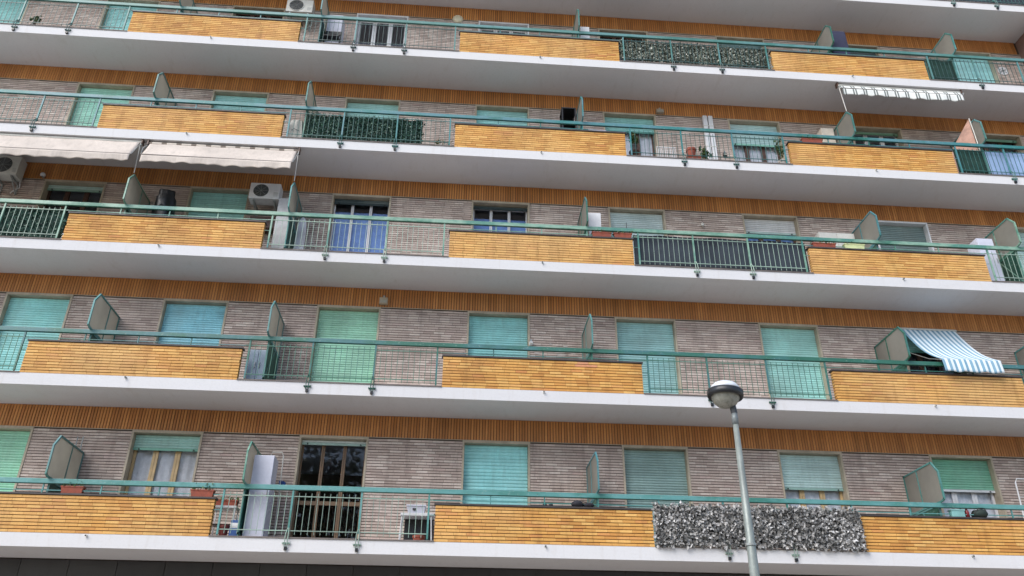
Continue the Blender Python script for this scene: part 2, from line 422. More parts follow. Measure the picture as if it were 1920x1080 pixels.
# --- railings
def bay_rail(f, x0, x1, rm, single):
    z0 = Z(f); ry = .03; bm_ = bal_mats[f - 1]
    last = x1 > 20
    posts = [x0 + .14, x0 + 1.43, x0 + 2.73] + ([] if last else [x1 - .13])
    r = MB()
    r.box(x0 + .05, x1 - .05, ry - .006, ry + .006, z0 + .778, z0 + .794)
    rail = r.build('railing', bm_, bld)
    MB().box(x0 + .14, (x1 - .13) if not last else x1, ry - .006, ry + .006, z0 + .137, z0 + .153).build('rail', bm_, rail)
    for i, px in enumerate(posts):
        z_lo = z0 + (.05 if i in (0, 3) else .12)
        MB().box(px - .017, px + .017, ry - .017, ry + .017, z_lo, z0 + .90).build('post', rm, rail)
        if i in (1, 2):
            b = MB()
            for s in (-.026, .026):
                b.tube([(px + s * .4, ry - .01, z0 + .2), (px + s, -.035, z0 + .08), (px + s, -.055, z0 - .03), (px + s, -.03, z0 - .16)], .0085, 5)
            b.box(px - .07, px + .07, -.024, .0, z0 - .105, z0 - .075)
            b.lathe([(.016, -.012), (.016, .012)], (px - .062, -.03, z0 - .09), 6); b.lathe([(.016, -.012), (.016, .012)], (px + .062, -.03, z0 - .09), 6)
            br = b.build('bracket', bm_ if f != 2 else rail_dark, rail)
            MB().box(px - .026, px + .026, -.045, 0, z0 - .215, z0 - .155).build('bracket_foot', black, rail)
        else:
            s = -1 if i == 0 else 1
            MB().tube([(px, ry, z0 + .5), (px + s * .15, ry, z0 + .5)], .008, 5).build('tie', rm, rail)
            MB().tube([(px, ry, z0 + .06), (px, ry, z0 + .02), (px + s * .02, ry, z0)], .012, 5).build('post_foot', rm, rail)
    bal = MB()
    edges = posts + ([x1] if last else [])
    for a0, a1 in zip(edges, edges[1:]):
        n = max(1, round((a1 - a0) / .117))
        for i in range(1, n):
            x = a0 + (a1 - a0) * i / n
            if single: piece('baluster', box_mesh('baluster_%d' % f, (.0095, .0095, .78), bm_), rail, (x - .005, ry + .0075, z0 + .075))
            else: bal.box(x - .005, x + .0045, ry + .0075, ry + .017, z0 + .075, z0 + .855)
    if bal.v: bal.build('baluster_row', bm_, rail, kind='stuff')
    # dark stone threshold under the railing
    MB().box(x0 + .002, x1 - .002, -.018, .30, z0 - .001, z0 + .022).build('threshold', lipm, rail)
for f in range(1, 7):
    rm = rail_mats[f - 1]; z0 = Z(f)
    hr = MB().box(-9.5 if f > 2 else -7.5, XR, -.008, .052, z0 + .905, z0 + .995).build('handrail', rm, bld, bevel=.006)
    MB().box(-9.5 if f > 2 else -7.5, XR, .022, .034, z0 + .895, z0 + .905).build('handrail_web', rail_dark, hr)
    for c, (x0, x1) in enumerate(PAR[1:]):
        MB().box(x0 - .1, x1 + .1, .03, .042, z0 + .776, z0 + .792).build('thin_rail', rm, hr)
        for q in (.25, .5, .75):
            xx = x0 + (x1 - x0) * q
            MB().box(xx - .012, xx + .012, .024, .048, z0 + PH, z0 + .905).build('stanchion', rm, hr)
    for c, (x0, x1) in enumerate(BAY):
        if (f == 6 and c < 3) or (c == 0 and f < 2): continue
        bay_rail(f, x0, x1, rm, f <= 3 and c in (0, 1, 2, 3) and not (c == 3 and f < 3) and not (c == 0 and f > 3))
# drain spouts in the slab edge under each parapet
for f in range(1, 7):
    for x in (-2.87, 5.56, 13.95):
        if f == 6 and x < 10: continue
        sp = MB().tube([(x, .02, Z(f, -.035)), (x, -.05, Z(f, -.04))], .020, 8).build('drain_spout', offwhite if (f + int(x)) % 2 else greymetal, bld)
        MB().tube([(x, -.049, Z(f, -.04)), (x, -.053, Z(f, -.0405))], .013, 8).build('spout_dark_disc', black, sp)  # solid black disc, painted as the shade inside the spout

# --- windows: stone surround, roller shutter, sashes, curtains
SL = .056
slat_prof = [(.026, 0), (.016, .001), (.014, .006), (.003, .012), (0, .028), (.003, .046), (.014, .052), (.016, .0555), (.026, .0555)]
n_sl = 0
def slat_mesh(width, mat, pitch):
    k = ('slat', mat.name, round(pitch, 3))
    if k not in MESHC:
        mb = MB().prism_x([(y, z * pitch / SL) for y, z in slat_prof], 0, width)
        me = bpy.data.meshes.new('slat'); me.from_pydata(mb.v, [], mb.f); me.materials.append(mat); MESHC[k] = me
    return MESHC[k]
def window(f, k, sh, zb=0.0, sash=None, curtain=None, singles=False, pitch=SL, frame=None, mid=False, head=None, room=None, cz=1.0, narrow=0.0, fold=1.0):
    """sh: shutter colour; zb: height of the shutter's lower edge over the balcony floor (0 = closed)"""
    global n_sl
    x0, x1, z0 = wx(k), wx(k) + WW, Z(f); fr = .042; fm = frame or surround
    w_ = MB().box(x0, x0 + fr, D - .014, D + .29, z0 + .001, z0 + WT).box(x1 - fr, x1, D - .014, D + .29, z0 + .001, z0 + WT)
    w_.box(x0 + fr, x1 - fr, D - .012, D + .29, z0 + WT - .05, z0 + WT - .001)
    win = w_.build('window', fm, bld)
    MB().box(x0 + fr, x1 - fr, D - .03, D + .29, z0 + .001, z0 + .04).build('sill', lipm, win)
    a0, a1 = x0 + fr + .004, x1 - fr - .004
    if sh:
        sm = shutter_mat(sh); zt = z0 + WT - .055; zlow = z0 + (zb + .05 if zb > .1 else .045)
        n = max(1, int(round((zt - zlow) / pitch))); me = slat_mesh(a1 - a0, sm, pitch); y = D + .125
        if singles:
            for i in range(n):
                if n_sl < 300: piece('slat', me, win, (a0, y + random.uniform(0, .003), zt - (i + 1) * pitch)); n_sl += 1
        else:
            mb = MB()
            for i in range(n):
                ju = random.uniform(0, .003); mb.prism_x([(y + yy + ju, zt - (i + 1) * pitch + zz * pitch / SL) for yy, zz in slat_prof], a0, a1)
            mb.build('roller_shutter', sm, win, kind='stuff')
        if zb > .1:
            zz = zt - n * pitch
            MB().box(a0, a1, y - .006, y + .022, zz - .05, zz - .001).build('bottom_bar', pbr('bar_%d_%d_%d' % (head or sh), lin(*(head or sh)), .5, .1), win)
            for bx in (a0 + .12, a1 - .12): MB().box(bx - .012, bx + .012, y - .03, y - .006, zz - .045, zz - .02).build('shutter_stop', black, win)
    if sash:
        y = D + .2; zt = z0 + WT - .06; zb2 = z0 + .05; L = (a1 - a0) / 3; s = .052
        if narrow: s = narrow
        for i in range(3):
            l0, l1 = a0 + i * L + .003, a0 + (i + 1) * L - .003
            sa = MB().box(l0, l0 + s, y, y + .05, zb2, zt).box(l1 - s, l1, y, y + .05, zb2, zt)
            sa.box(l0 + s, l1 - s, y, y + .05, zb2, zb2 + .12).box(l0 + s, l1 - s, y, y + .05, zt - .06, zt)
            if mid: sa.box(l0 + s, l1 - s, y, y + .05, z0 + .95, z0 + 1.03)
            sa.build('sash', sash, win)
            MB().box(l0 + s, l1 - s, y + .02, y + .026, zb2 + .12, zt - .06).build('glass_pane', glass, win)
    if curtain:
        ctop = z0 + WT - .06 - (1 - cz) * .45; ph = random.random() * 6
        MB().sheet(lambda u, v: (a0 + .02 + u * (a1 - a0 - .04), D + .275 + .4 * fold * (.022 * math.sin(u * 46 + ph + .8 * math.sin(v * 3)) + .012 * math.sin(u * 17 + ph)), z0 + .06 + v * (ctop - z0 - .06)), 72, 6, .003).build('curtain', curtain, win, smooth=True)
    return win
TQ = (112, 190, 180)
white_c, blue_c, grey_c, dark_c = curtain_mat((240, 240, 246)), curtain_mat((124, 160, 220)), curtain_mat((236, 238, 242)), curtain_mat((64, 58, 62))  # blue also paints the reflected sky in the third-storey doors

for k in (-1, 7): window(1, k, TQ)
# first balcony storey
window(1, 0, (112, 204, 150), 0, singles=True)
window(1, 1, (126, 184, 164), 1.95, wood_l, grey_c, singles=True)
window(1, 2, (168, 196, 186), 2.27, wood_b, None, singles=True, mid=True, narrow=.034)
window(1, 3, (104, 200, 198), 0, singles=True, pitch=.075)
window(1, 4, (112, 148, 136), 0, singles=True)
window(1, 5, (150, 184, 174), 1.54, wood_l, white_c, singles=True)
window(1, 6, (84, 168, 124), 1.60, white_pl, grey_c, singles=True, head=(214, 218, 220))
# second
window(2, -1, TQ); window(2, 7, TQ)
window(2, 0, (108, 196, 184), 0)
window(2, 1, (98, 178, 192), 0)
window(2, 2, (120, 190, 150), 0, singles=True)
window(2, 3, (104, 188, 180), 0, singles=True)
window(2, 4, (118, 178, 170), 0)
window(2, 5, (122, 186, 170), 0)
window(2, 6, (112, 182, 170), 1.79, wood_d, dark_c)
# third
window(3, -1, TQ)
window(3, 0, (140, 176, 160), 2.17, wood_d, None)
window(3, 1, (112, 188, 178), 0)
window(3, 2, (38, 60, 58), 2.17, white_pl, blue_c, head=(36, 52, 52), cz=.35, narrow=.03, fold=.1)  # smooth blue sheet stands in for sky mirrored in the panes
window(3, 3, (38, 60, 58), 2.20, white_pl, blue_c, head=(36, 52, 52), cz=.35, narrow=.03, fold=.1)  # blue sheet again painted as the sky's reflection
window(3, 4, (158, 204, 206), 0)
window(3, 5, (180, 204, 198), 1.89, wood_d, blue_c)
window(3, 6, (92, 118, 110), 0, frame=white_pl)
window(3, 7, (150, 190, 180), 0)
# fourth
window(4, -1, TQ)
window(4, 0, (120, 196, 164), 0)
window(4, 1, (118, 192, 182), 0)
window(4, 2, (128, 200, 180), 0)
window(4, 3, (118, 196, 186), 0)
window(4, 4, (110, 184, 172), 1.82, wood_d, white_c)
window(4, 5, (146, 204, 186), 1.58, wood_d, white_c)
window(4, 6, (96, 142, 118), 2.24, white_pl, None, head=(110, 156, 130))
window(4, 7, (96, 142, 118), 2.18, wood_d, None, head=(110, 156, 130))
# fifth
window(5, -1, TQ, 0)
window(5, 0, (112, 192, 184), 0)
window(5, 1, None, 0, wood_d, None)
window(5, 2, None, 0, white_pl, None, frame=white_pl)
window(5, 3, None, 0, white_pl, None, frame=white_pl)
window(5, 4, None, 0, wood_d, None)
window(5, 5, (84, 120, 118), 0)
window(5, 6, (60, 78, 76), 0)
window(5, 7, (120, 204, 190), 0)

# --- dividers between the flats: frosted panes in green frames that lean out over the handrail
DIVX = (-3.82, -.20, 6.60, 13.57, 17.02)
def divider(f, x, fm):
    z0 = Z(f); t_ = .016
    up = [(D - .01, 1.0), (D - .01, 1.845), (.03, 1.845), (-.165, 1.60), (-.165, 1.035), (-.06, 1.0)]
    lo = [(D - .01, .08), (D - .01, .985), (.075, .985), (.075, .08)]
    fr = MB()
    def rim(P, w):
        for (ya, za), (yb, zb) in zip(P, P[1:] + P[:1]):
            d = Vector((0, yb - ya, zb - za)).normalized(); n = Vector((0, -d.z, d.y)) * w
            q = [(ya, za), (yb, zb), (yb + n.y, zb + n.z), (ya + n.y, za + n.z)]
            fr.prism_x([(p[0], z0 + p[1]) for p in q], x - t_, x + t_)
    rim(up, .034); rim(lo, .03)
    fr.box(x - t_ * .8, x + t_ * .8, .61, .64, z0 + 1.0, z0 + 1.83)
    fr.box(x - .012, x + .012, .11, .135, z0 + .022, z0 + .1).box(x - .012, x + .012, D - .12, D - .095, z0, z0 + .1)
    fr.prism_x([(.12, z0 + .12), (.15, z0 + .12), (.72, z0 + .94), (.69, z0 + .94)], x - t_ * .7, x + t_ * .7)
    d = fr.build('divider', fm, bld)
    ins = lambda P, a: [(y, z0 + z) for y, z in P]
    MB().prism_x([(D - .03, z0 + 1.02), (D - .03, z0 + 1.825), (.64, z0 + 1.825), (.64, z0 + 1.02)], x - .004, x + .004).build('pane', frosted, d)
    MB().prism_x([(.61, z0 + 1.02), (.61, z0 + 1.825), (.04, z0 + 1.825), (-.145, z0 + 1.592), (-.145, z0 + 1.045), (-.06, z0 + 1.02)], x - .004, x + .004).build('pane', frosted, d)
    MB().box(x - .005, x + .005, .1, D - .03, z0 + .1, z0 + .965).build('lower_panel', rail_dark, d)
for f in range(1, 6):
    for x in DIVX: divider(f, x, rail_mats[(f * 2 + int(x) % 5) % 6])
# thin plaster smears where fittings were taken off the wall
for i, (xc, zc, rx, rz) in enumerate(((5.62, 1.50, .16, .05), (5.98, 1.47, .11, .07), (6.38, 1.45, .13, .08), (5.86, 1.60, .05, .02), (6.2, 1.56, .06, .03), (5.55, 1.36, .1, .03), (6.1, 1.34, .14, .03))):
    p = [(xc + rx * math.cos(a_) * random.uniform(.6, 1.1), Z(2, zc) + rz * math.sin(a_) * random.uniform(.6, 1.1)) for a_ in [j * math.pi / 6 for j in range(12)]]
    MB().prism_y(p, D - .006, D + .01).build('plaster_smear', plaster, bld)

# ================================================================== things on, under and before the balconies
def planter(label, f, x0, x1, y0, z, group=None, h=.14, mat=None, plant=.5, d=.13, n=14):
    o = thing('planter', label, 'planter', ((x0 + x1) / 2, y0 + d / 2, Z(f, z)), group); zz = Z(f, z)
    MB().taper(x0 + .01, x1 - .01, y0 + .008, y0 + d - .008, zz, zz + h - .02, .015).build('trough', mat or terra, o)
    MB().box(x0, x1, y0, y0 + d, zz + h - .022, zz + h).build('rim', mat or terra, o)
    MB().box(x0 + .02, x1 - .02, y0 + .015, y0 + d - .015, zz + h - .01, zz + h + .004).build('soil', soil, o)
    if plant:
        tw = MB()
        for i in range(n):
            px, py = random.uniform(x0 + .03, x1 - .03), random.uniform(y0 + .02, y0 + d - .02); L = random.uniform(.4, 1) * .16 * plant * 2
            tw.tube([(px, py, zz + h), (px + random.gauss(0, .02), py - random.random() * .03, zz + h + L * .6), (px + random.gauss(0, .05), py - random.random() * .06, zz + h + L * .8)], .003, 4)
        tw.build('stems', twig, o)
        lf = MB()
        for i in range(n * 3): lf.leaf((random.uniform(x0, x1), random.uniform(y0 - .03, y0 + d), zz + h + random.uniform(0, .14) * plant), .045)
        lf.build('leaves', leafm, o, kind='stuff')
    return o
def pot(label, x, y, z, r, h, mat=terra, plant=0, leafsize=.07, n=60, spread=1.0):
    o = thing('potted_plant' if plant else 'flower_pot', label, 'plant' if plant else 'pot', (x, y, z))
    MB().lathe([(r * .66, 0), (r * .9, h * .8), (r, h * .8), (r, h), (r * .88, h), (r * .82, h * .86)], (x, y, z), 18).build('pot', mat, o, smooth=False)
    MB().lathe([(r * .8, 0), (r * .84, .01)], (x, y, z + h * .87), 14).build('soil', soil, o)
    if plant:
        st = MB(); lf = MB()
        for i in range(9):
            a_ = random.uniform(0, 6.28); q = random.uniform(.2, 1) * r * 1.5 * spread; L = random.uniform(.5, 1) * plant
            e_ = (x + math.cos(a_) * q, y + math.sin(a_) * q * .8, z + h + L)
            st.tube([(x, y, z + h * .85), (x + math.cos(a_) * q * .3, y + math.sin(a_) * q * .3, z + h + L * .6), e_], .004, 4)
            for j in range(n // 9):
                u = random.uniform(.35, 1.05); lf.leaf((x + (e_[0] - x) * u + random.gauss(0, .02), y + (e_[1] - y) * u + random.gauss(0, .02), z + h + L * u + random.gauss(0, .02)), leafsize)
        st.build('stems', twig, o); lf.build('leaves', leafm, o, kind='stuff')
    return o
def cabinet(label, f, x0, x1, y0, y1, h, mat, doors=1, name='cabinet', feet=True, handle=True, cat='cabinet'):
    z0 = Z(f); o = thing(name, label, cat, ((x0 + x1) / 2, (y0 + y1) / 2, z0)); ft = .03 if feet else .002
    MB().box(x0, x1, y0 + .016, y1, z0 + ft, z0 + h).build('body', mat, o, bevel=.006)
    wd = (x1 - x0) / doors
    for i in range(doors):
        dr = MB().box(x0 + i * wd + .004, x0 + (i + 1) * wd - .004, y0, y0 + .014, z0 + ft + .02, z0 + h - .012).build('door', mat, o, bevel=.004)
        if handle:
            hx = x0 + i * wd + (.04 if i % 2 else wd - .05)
            MB().box(hx, hx + .014, y0 - .018, y0 - .001, z0 + h * .5, z0 + h * .5 + .13).build('handle', greymetal, dr)
    if feet:
        for fx in (x0 + .03, x1 - .06):
            for fy in (y0 + .03, y1 - .06): MB().box(fx, fx + .03, fy, fy + .03, z0, z0 + ft).build('foot', black, o)
    return o
def ac_unit(label, f, x0, x1, y0, y1, z0r, z1r, mat=offwhite):
    z0, z1 = Z(f, z0r), Z(f, z1r); o = thing('air_conditioner', label, 'air conditioner', ((x0 + x1) / 2, y1, z0), 'air conditioner units on the wall')
    MB().box(x0, x1, y0, y1, z0, z1).build('casing', mat, o, bevel=.012)
    cx, cz, r = x0 + (x1 - x0) * .38, (z0 + z1) / 2, (z1 - z0) * .42
    M = Matrix.Rotation(R(90), 3, 'X')
    MB().lathe([(r * 1.04, 0), (r * 1.04, .014), (r * .97, .014), (r * .97, 0)], (cx, y0 - .001, cz), 28, M).build('fan_ring', mat, o)
    MB().lathe([(r * .97, .001), (r * .97, .006)], (cx, y0 - .001, cz), 28, M).build('fan_opening', black, o)
    g = MB()
    for i in range(7):
        rr = r * (.14 + i * .12); n = 24
        g.tube([(cx + rr * math.cos(q * 2 * math.pi / n), y0 - .013, cz + rr * math.sin(q * 2 * math.pi / n)) for q in range(n + 1)], .0025, 4)
    for i in range(8):
        a_ = i * math.pi / 4; g.tube([(cx, y0 - .013, cz), (cx + r * .97 * math.cos(a_), y0 - .013, cz + r * .97 * math.sin(a_))], .0025, 4)
    g.build('grille', greymetal, o)
    lv = MB()
    for i in range(4): lv.box(x1 - (x1 - x0) * .2, x1 - .03, y0 - .004, y0 + .002, z0 + .08 + i * .03, z0 + .09 + i * .03)
    lv.build('louvre', greymetal, o)
    for bx in (x0 + .1, x1 - .13):
        MB().box(bx, bx + .035, y0 + .02, D + .001, z0 - .042, z0 - .002).box(bx, bx + .035, D - .03, D + .001, z0 - .3, z0 - .042).prism_x([(y0 + .06, z0 - .05), (y0 + .1, z0 - .05), (D - .02, z0 - .27), (D - .02, z0 - .3)], bx + .01, bx + .025).build('wall_bracket', greymetal, o)
    MB().tube([(x1 - .05, y1 - .04, z0 + .1), (x1 - .04, y1 + .04, z0 - .05), (x1 - .06, D - .02, z0 - .1), (x1 - .2, D - .02, z0 - .22), (x1 - .24, D + .005, z0 - .26)], .014, 6).build('hose', white_pl, o)
    return o
def leaf_screen(label, f, x0, x1, y0, y1, z0r, z1r, mat, back, n, size, cat='screen', wob=.03, name='leaf_screen'):
    """a mat of artificial leaves tied to a railing"""
    z0, z1 = Z(f, z0r), Z(f, z1r); o = thing(name, label, cat, ((x0 + x1) / 2, y1, z0))
    MB().sheet(lambda u, v: (x0 + .01 + u * (x1 - x0 - .02), y1 + .006 * math.sin(u * 40), z0 + .01 + v * (z1 - z0 - .04 - wob * abs(math.sin(u * 23)))), 60, 4, .004).build('mesh_backing', back, o)
    lf = MB()
    for i in range(n):
        u = random.random(); top = z1 - wob * (abs(math.sin(u * 23)) + .5 * abs(math.sin(u * 61)))
        lf.leaf((x0 + u * (x1 - x0), random.uniform(y0, y1), z0 + random.random() * (top - z0)), size * random.uniform(.6, 1.3), (0, -1, 0))
    lf.build('leaves', mat, o, kind='stuff')
    for i in range(5):
        tx = x0 + (x1 - x0) * (i + .5) / 5
        MB().tube([(tx, y1 + .012, z1 - .05), (tx + .01, y1 - .01, z1 - .03), (tx + .02, y1 + .012, z1 - .06)], .003, 4).build('tie', black, o)
    return o
def net_screen(label, f, x0, x1, y, z0r, z1r, mat, cat='screen', sag=.03, name='net_screen'):
    z0, z1 = Z(f, z0r), Z(f, z1r); o = thing(name, label, cat, ((x0 + x1) / 2, y, z0)); ph = random.random() * 6
    MB().sheet(lambda u, v: (x0 + u * (x1 - x0), y + .012 * math.sin(u * (x1 - x0) * 5 + ph + v) + .006 * math.sin(u * (x1 - x0) * 17), z0 + v * (z1 - z0 - sag * abs(math.sin(u * (x1 - x0) * 2.4 + ph)))), max(8, int((x1 - x0) * 16)), 6, .003).build('cloth', mat, o, smooth=True)
    n = max(2, int((x1 - x0) / .7))
    for i in range(n + 1):
        tx = x0 + .02 + (x1 - x0 - .04) * i / n
        MB().tube([(tx, y - .018, z1 - .06), (tx, y - .022, z1 - .02), (tx + .01, y, z1 - .01)], .004, 4).build('tie', black, o)
    return o

# ---- first balcony storey
planter('narrow terracotta planter with dry stems on the lowest left parapet, beside the divider', 1, -3.56, -3.14, -.005, .725)
planter('terracotta planter at the right end of the lowest left parapet', 1, -1.18, -.74, -.005, .725, plant=.8)
o = thing('drying_rack', 'folded metal drying rack on the wall behind the lowest left divider', 'drying rack', (-3.93, 1.1, Z(1)))
MB().tube([(-4.0, 1.12, Z(1)), (-4.0, 1.12, Z(1, 2.17))], .012).tube([(-3.89, 1.12, Z(1)), (-3.89, 1.12, Z(1, 2.17))], .012).build('upright', greymetal, o)
for i in range(7): MB().tube([(-4.0, 1.12, Z(1, .5 + i * .27)), (-3.89, 1.12, Z(1, .5 + i * .27))], .006, 5).build('rung', greymetal, o)
cabinet('tall narrow white metal cabinet beside the dark door on the lowest balcony', 1, -.155, .235, .25, .68, 1.64, lilac)
o = thing('clothes_rack', 'white tubular clothes rack standing behind the tall white cabinet', 'clothes rack', (.15, .92, Z(1)))
MB().tube([(-.02, .95, Z(1)), (.0, .95, Z(1, 1.84)), (.03, .95, Z(1, 1.91)), (.22, .95, Z(1, 1.91)), (.26, .95, Z(1, 1.84)), (.30, .95, Z(1))], .012, 7).build('frame', offwhite, o)
for q in (.4, .8, 1.2, 1.5): MB().tube([(-.01, .95, Z(1, q)), (.28, .95, Z(1, q))], .006, 5).build('bar', offwhite, o)
o = thing('blue_cloth', 'small blue cloth hanging from the rack by the tall white cabinet', 'cloth', (.31, .9, Z(1, 1.2)))
MB().sheet(lambda u, v: (.255 + u * .13, .93 + .03 * math.sin(u * 7), Z(1, 1.2) + v * .12 - .03 * u), 8, 4, .01).build('fabric', pbr('blue_cloth', lin(50, 84, 150), .9), o, smooth=True)
MB().tube([(.25, .945, Z(1, 1.31)), (.3, .935, Z(1, 1.32)), (.38, .93, Z(1, 1.28))], .006, 5).build('hem', pbr('blue_cloth', lin(50, 84, 150), .9), o)
o = thing('plant_stand', 'low white plant stand in the corner left of the tall white cabinet', 'stand', (-.6, .5, Z(1)))
MB().box(-.83, -.37, .36, .66, Z(1, .62), Z(1, .66)).build('top', white_pl, o)
for lx in (-.82, -.405):
    for ly in (.37, .63): MB().box(lx, lx + .022, ly, ly + .022, Z(1), Z(1, .62)).build('leg', white_pl, o)
MB().box(-.80, -.40, .38, .64, Z(1, .3), Z(1, .315)).build('shelf', wood_d, o)
planter('red planter standing on the low white plant stand', 1, -.82, -.38, .43, .66, h=.13, plant=.25, d=.15)
pot('round red-brown pot on the floor before the white plant stand', -.51, .27, Z(1), .095, .26, pbr('maroon_plastic', lin(120, 52, 46), .5))
o = thing('bag', 'blue and white shopping bag on the floor by the divider, under the red planter', 'bag', (-.31, .26, Z(1)))
MB().taper(-.385, -.235, .2, .32, Z(1), Z(1, .36), -.012).build('bag_body', pbr('blue_bag', lin(62, 96, 156), .8), o, bevel=.02, smooth=True)
MB().tube([(-.35, .26, Z(1, .35)), (-.33, .26, Z(1, .45)), (-.29, .26, Z(1, .45)), (-.27, .26, Z(1, .35))], .007, 5).build('handle', white_pl, o)
MB().sheet(lambda u, v: (-.38 + u * .14, .196 - .01 * math.sin(v * 3), Z(1, .2) + v * .1), 4, 3, .003).build('print', white_pl, o)
o = thing('small_table', 'small white table at the right end of the lowest railing bay', 'table', (3.1, .6, Z(1)))
MB().box(2.77, 3.42, .44, .76, Z(1, .575), Z(1, .63)).build('top', white_pl, o, bevel=.006)
for lx, s in ((2.80, -.03), (3.37, .03)):
    for ly in (.47, .71): MB().tube([(lx, ly, Z(1, .58)), (lx + s, ly, Z(1))], .014, 6).build('leg', white_pl, o)
MB().tube([(2.83, .48, Z(1, .56)), (2.77, .48, Z(1, .2))], .01, 5).build('brace', white_pl, o)
o = thing('basket', 'white plastic basket with a round black mark on the small white table', 'basket', (3.07, .55, Z(1, .63)))
MB().taper(2.88, 3.25, .47, .70, Z(1, .63), Z(1, .79), .03).build('tub', lilac, o)
MB().box(2.87, 3.26, .46, .478, Z(1, .772), Z(1, .796)).box(2.87, 3.26, .692, .71, Z(1, .772), Z(1, .796)).build('rim', lilac, o)
MB().lathe([(.036, 0), (.036, .004)], (3.03, .482, Z(1, .715)), 16, Matrix.Rotation(R(80), 3, 'X')).build('mark', black, o)
o = thing('storage_box', 'black storage box pushed under the small white table', 'box', (3.1, .95, Z(1)))
MB().box(2.84, 3.41, .78, 1.1, Z(1), Z(1, .62)).build('box_body', black, o, bevel=.01)
MB().box(2.83, 3.42, .77, 1.11, Z(1, .62), Z(1, .66)).build('lid', black, o, bevel=.006)
pot('wide terracotta bowl on the floor under the small white table', 3.15, .5, Z(1), .125, .2)
o = thing('shoes', 'pair of dark slippers on the cap of the lowest middle parapet', 'shoes', (5.6, .06, Z(1, .725)))
for q in (5.50, 5.62): MB().sheet(lambda u, v: (q + .10 * u, .02 + .08 * v, Z(1, .728) + .06 * math.sin(u * 2.2) * math.sin(v * 3.1) + .012), 6, 6, .02).build('shoe', black, o, smooth=True)
o = thing('cloth_bundle', 'dark cloth bundle under the handrail left of the lowest middle divider', 'cloth', (6.3, .06, Z(1, .725)))
MB().lathe([(.02, 0), (.1, .02), (.13, .06), (.09, .11), (.02, .14)], (6.2, .05, Z(1, .724)), 10).lathe([(.02, 0), (.09, .015), (.12, .04), (.07, .08), (.01, .09)], (6.42, .05, Z(1, .724)), 10).build('fabric', pbr('charcoal_cloth', lin(46, 46, 54), .9), o, smooth=True)
MB().tube([(6.1, .0, Z(1, .76)), (6.3, -.02, Z(1, .82)), (6.52, .0, Z(1, .77))], .008, 5).build('strap', black, o)
mixl = piece_mat('silver_leaf', [(0, lin(70, 72, 72)), (.35, lin(126, 126, 124)), (.7, lin(172, 171, 170)), (1, lin(216, 215, 214))], .45, .15)
leaf_screen('silvery grey artificial leaf screen covering the lowest right railing bay', 1, 7.69, 11.80, -.085, .0, .025, .83, mixl, pbr('grey_mesh', lin(50, 50, 52), .9), 7200, .072, name='leaf_screen')
o = thing('toolbox', 'pale teal plastic box on the lowest right parapet beside the divider', 'box', (13.88, .06, Z(1, .725)))
MB().box(13.75, 14.02, .0, .12, Z(1, .725), Z(1, .85)).build('box_body', pbr('pale_teal', lin(130, 180, 176), .5), o, bevel=.01)
MB().box(13.74, 14.03, -.008, .128, Z(1, .85), Z(1, .875)).build('lid', pbr('pale_teal', lin(130, 180, 176), .5), o)
o = thing('bottle', 'dark red bottle between the teal box and the dark bag on the lowest right parapet', 'bottle', (14.1, .06, Z(1, .725)))
MB().lathe([(.04, 0), (.042, .12), (.018, .17), (.016, .21)], (14.1, .06, Z(1, .725)), 12).build('glass', pbr('red_plastic', lin(130, 40, 42), .35), o, smooth=True)
MB().lathe([(.02, 0), (.02, .025)], (14.1, .06, Z(1, .932)), 10).build('cap', white_pl, o)
o = thing('bag', 'limp dark green bag lying on the lowest right parapet', 'bag', (14.36, .06, Z(1, .725)))
MB().lathe([(.03, 0), (.13, .02), (.16, .08), (.12, .15), (.03, .17)], (14.36, .07, Z(1, .724)), 12).build('bag_body', pbr('dark_green_cloth', lin(34, 48, 44), .8), o, smooth=True)
MB().tube([(14.22, .0, Z(1, .8)), (14.3, -.04, Z(1, .9)), (14.42, -.04, Z(1, .9)), (14.5, .0, Z(1, .8))], .008, 5).build('strap', black, o)
o = thing('clothes_rack', 'white tubular rack loop at the right edge of the lowest balcony', 'clothes rack', (16.1, .9, Z(1)))
MB().tube([(15.86, .9, Z(1)), (15.92, .9, Z(1, 1.72)), (15.97, .9, Z(1, 1.80)), (16.4, .9, Z(1, 1.80)), (16.45, .9, Z(1, 1.72)), (16.5, .9, Z(1))], .016, 7).build('frame', white_pl, o)
for q in (.5, 1.0, 1.4): MB().tube([(15.9, .9, Z(1, q)), (16.48, .9, Z(1, q))], .008, 5).build('bar', white_pl, o)
# ---- second
cabinet('low blue-grey two-door cabinet in the corner of the second storey, by the divider', 2, -.62, -.25, .35, .75, .84, pbr('blue_grey_metal', lin(140, 158, 178), .45, .05, 1, fine=8), 2)
def wall_box(name, label, cat, f, x, z, w_, h, d, mat):
    o = thing(name, label, cat, (x, D, Z(f, z)))
    MB().box(x - w_ / 2, x + w_ / 2, D - d, D - .003, Z(f, z), Z(f, z + h)).build('housing', mat, o, bevel=.008)
    MB().box(x - w_ * .4, x + w_ * .4, D - d - .008, D - d, Z(f, z + h * .15), Z(f, z + h * .6)).build('lens', pbr('lamp_lens', lin(176, 172, 160), .2), o)
    MB().box(x - .02, x + .02, D - d * .7, D - d * .3, Z(f, z + h), Z(f, z + h + .06)).build('bracket', greymetal, o)
    return o
beige_m = pbr('beige_metal', lin(176, 160, 138), .5)
wall_box('floodlight', 'beige floodlight on the tile band above the green shutter', 'light', 2, 1.99, 2.42, .19, .16, .1, beige_m)
wall_box('floodlight', 'small beige floodlight on the tile band right of the fourth-storey shutter', 'light', 4, 8.95, 2.39, .2, .12, .09, beige_m)
wall_box('security_camera', 'tiny white camera on the wall among the plaster smears', 'camera', 2, 5.41, 1.53, .08, .08, .09, white_pl)
stripe_b = stripes('blue_white_stripe', lin(222, 232, 240), lin(118, 160, 184), .122, .5, 14.30)
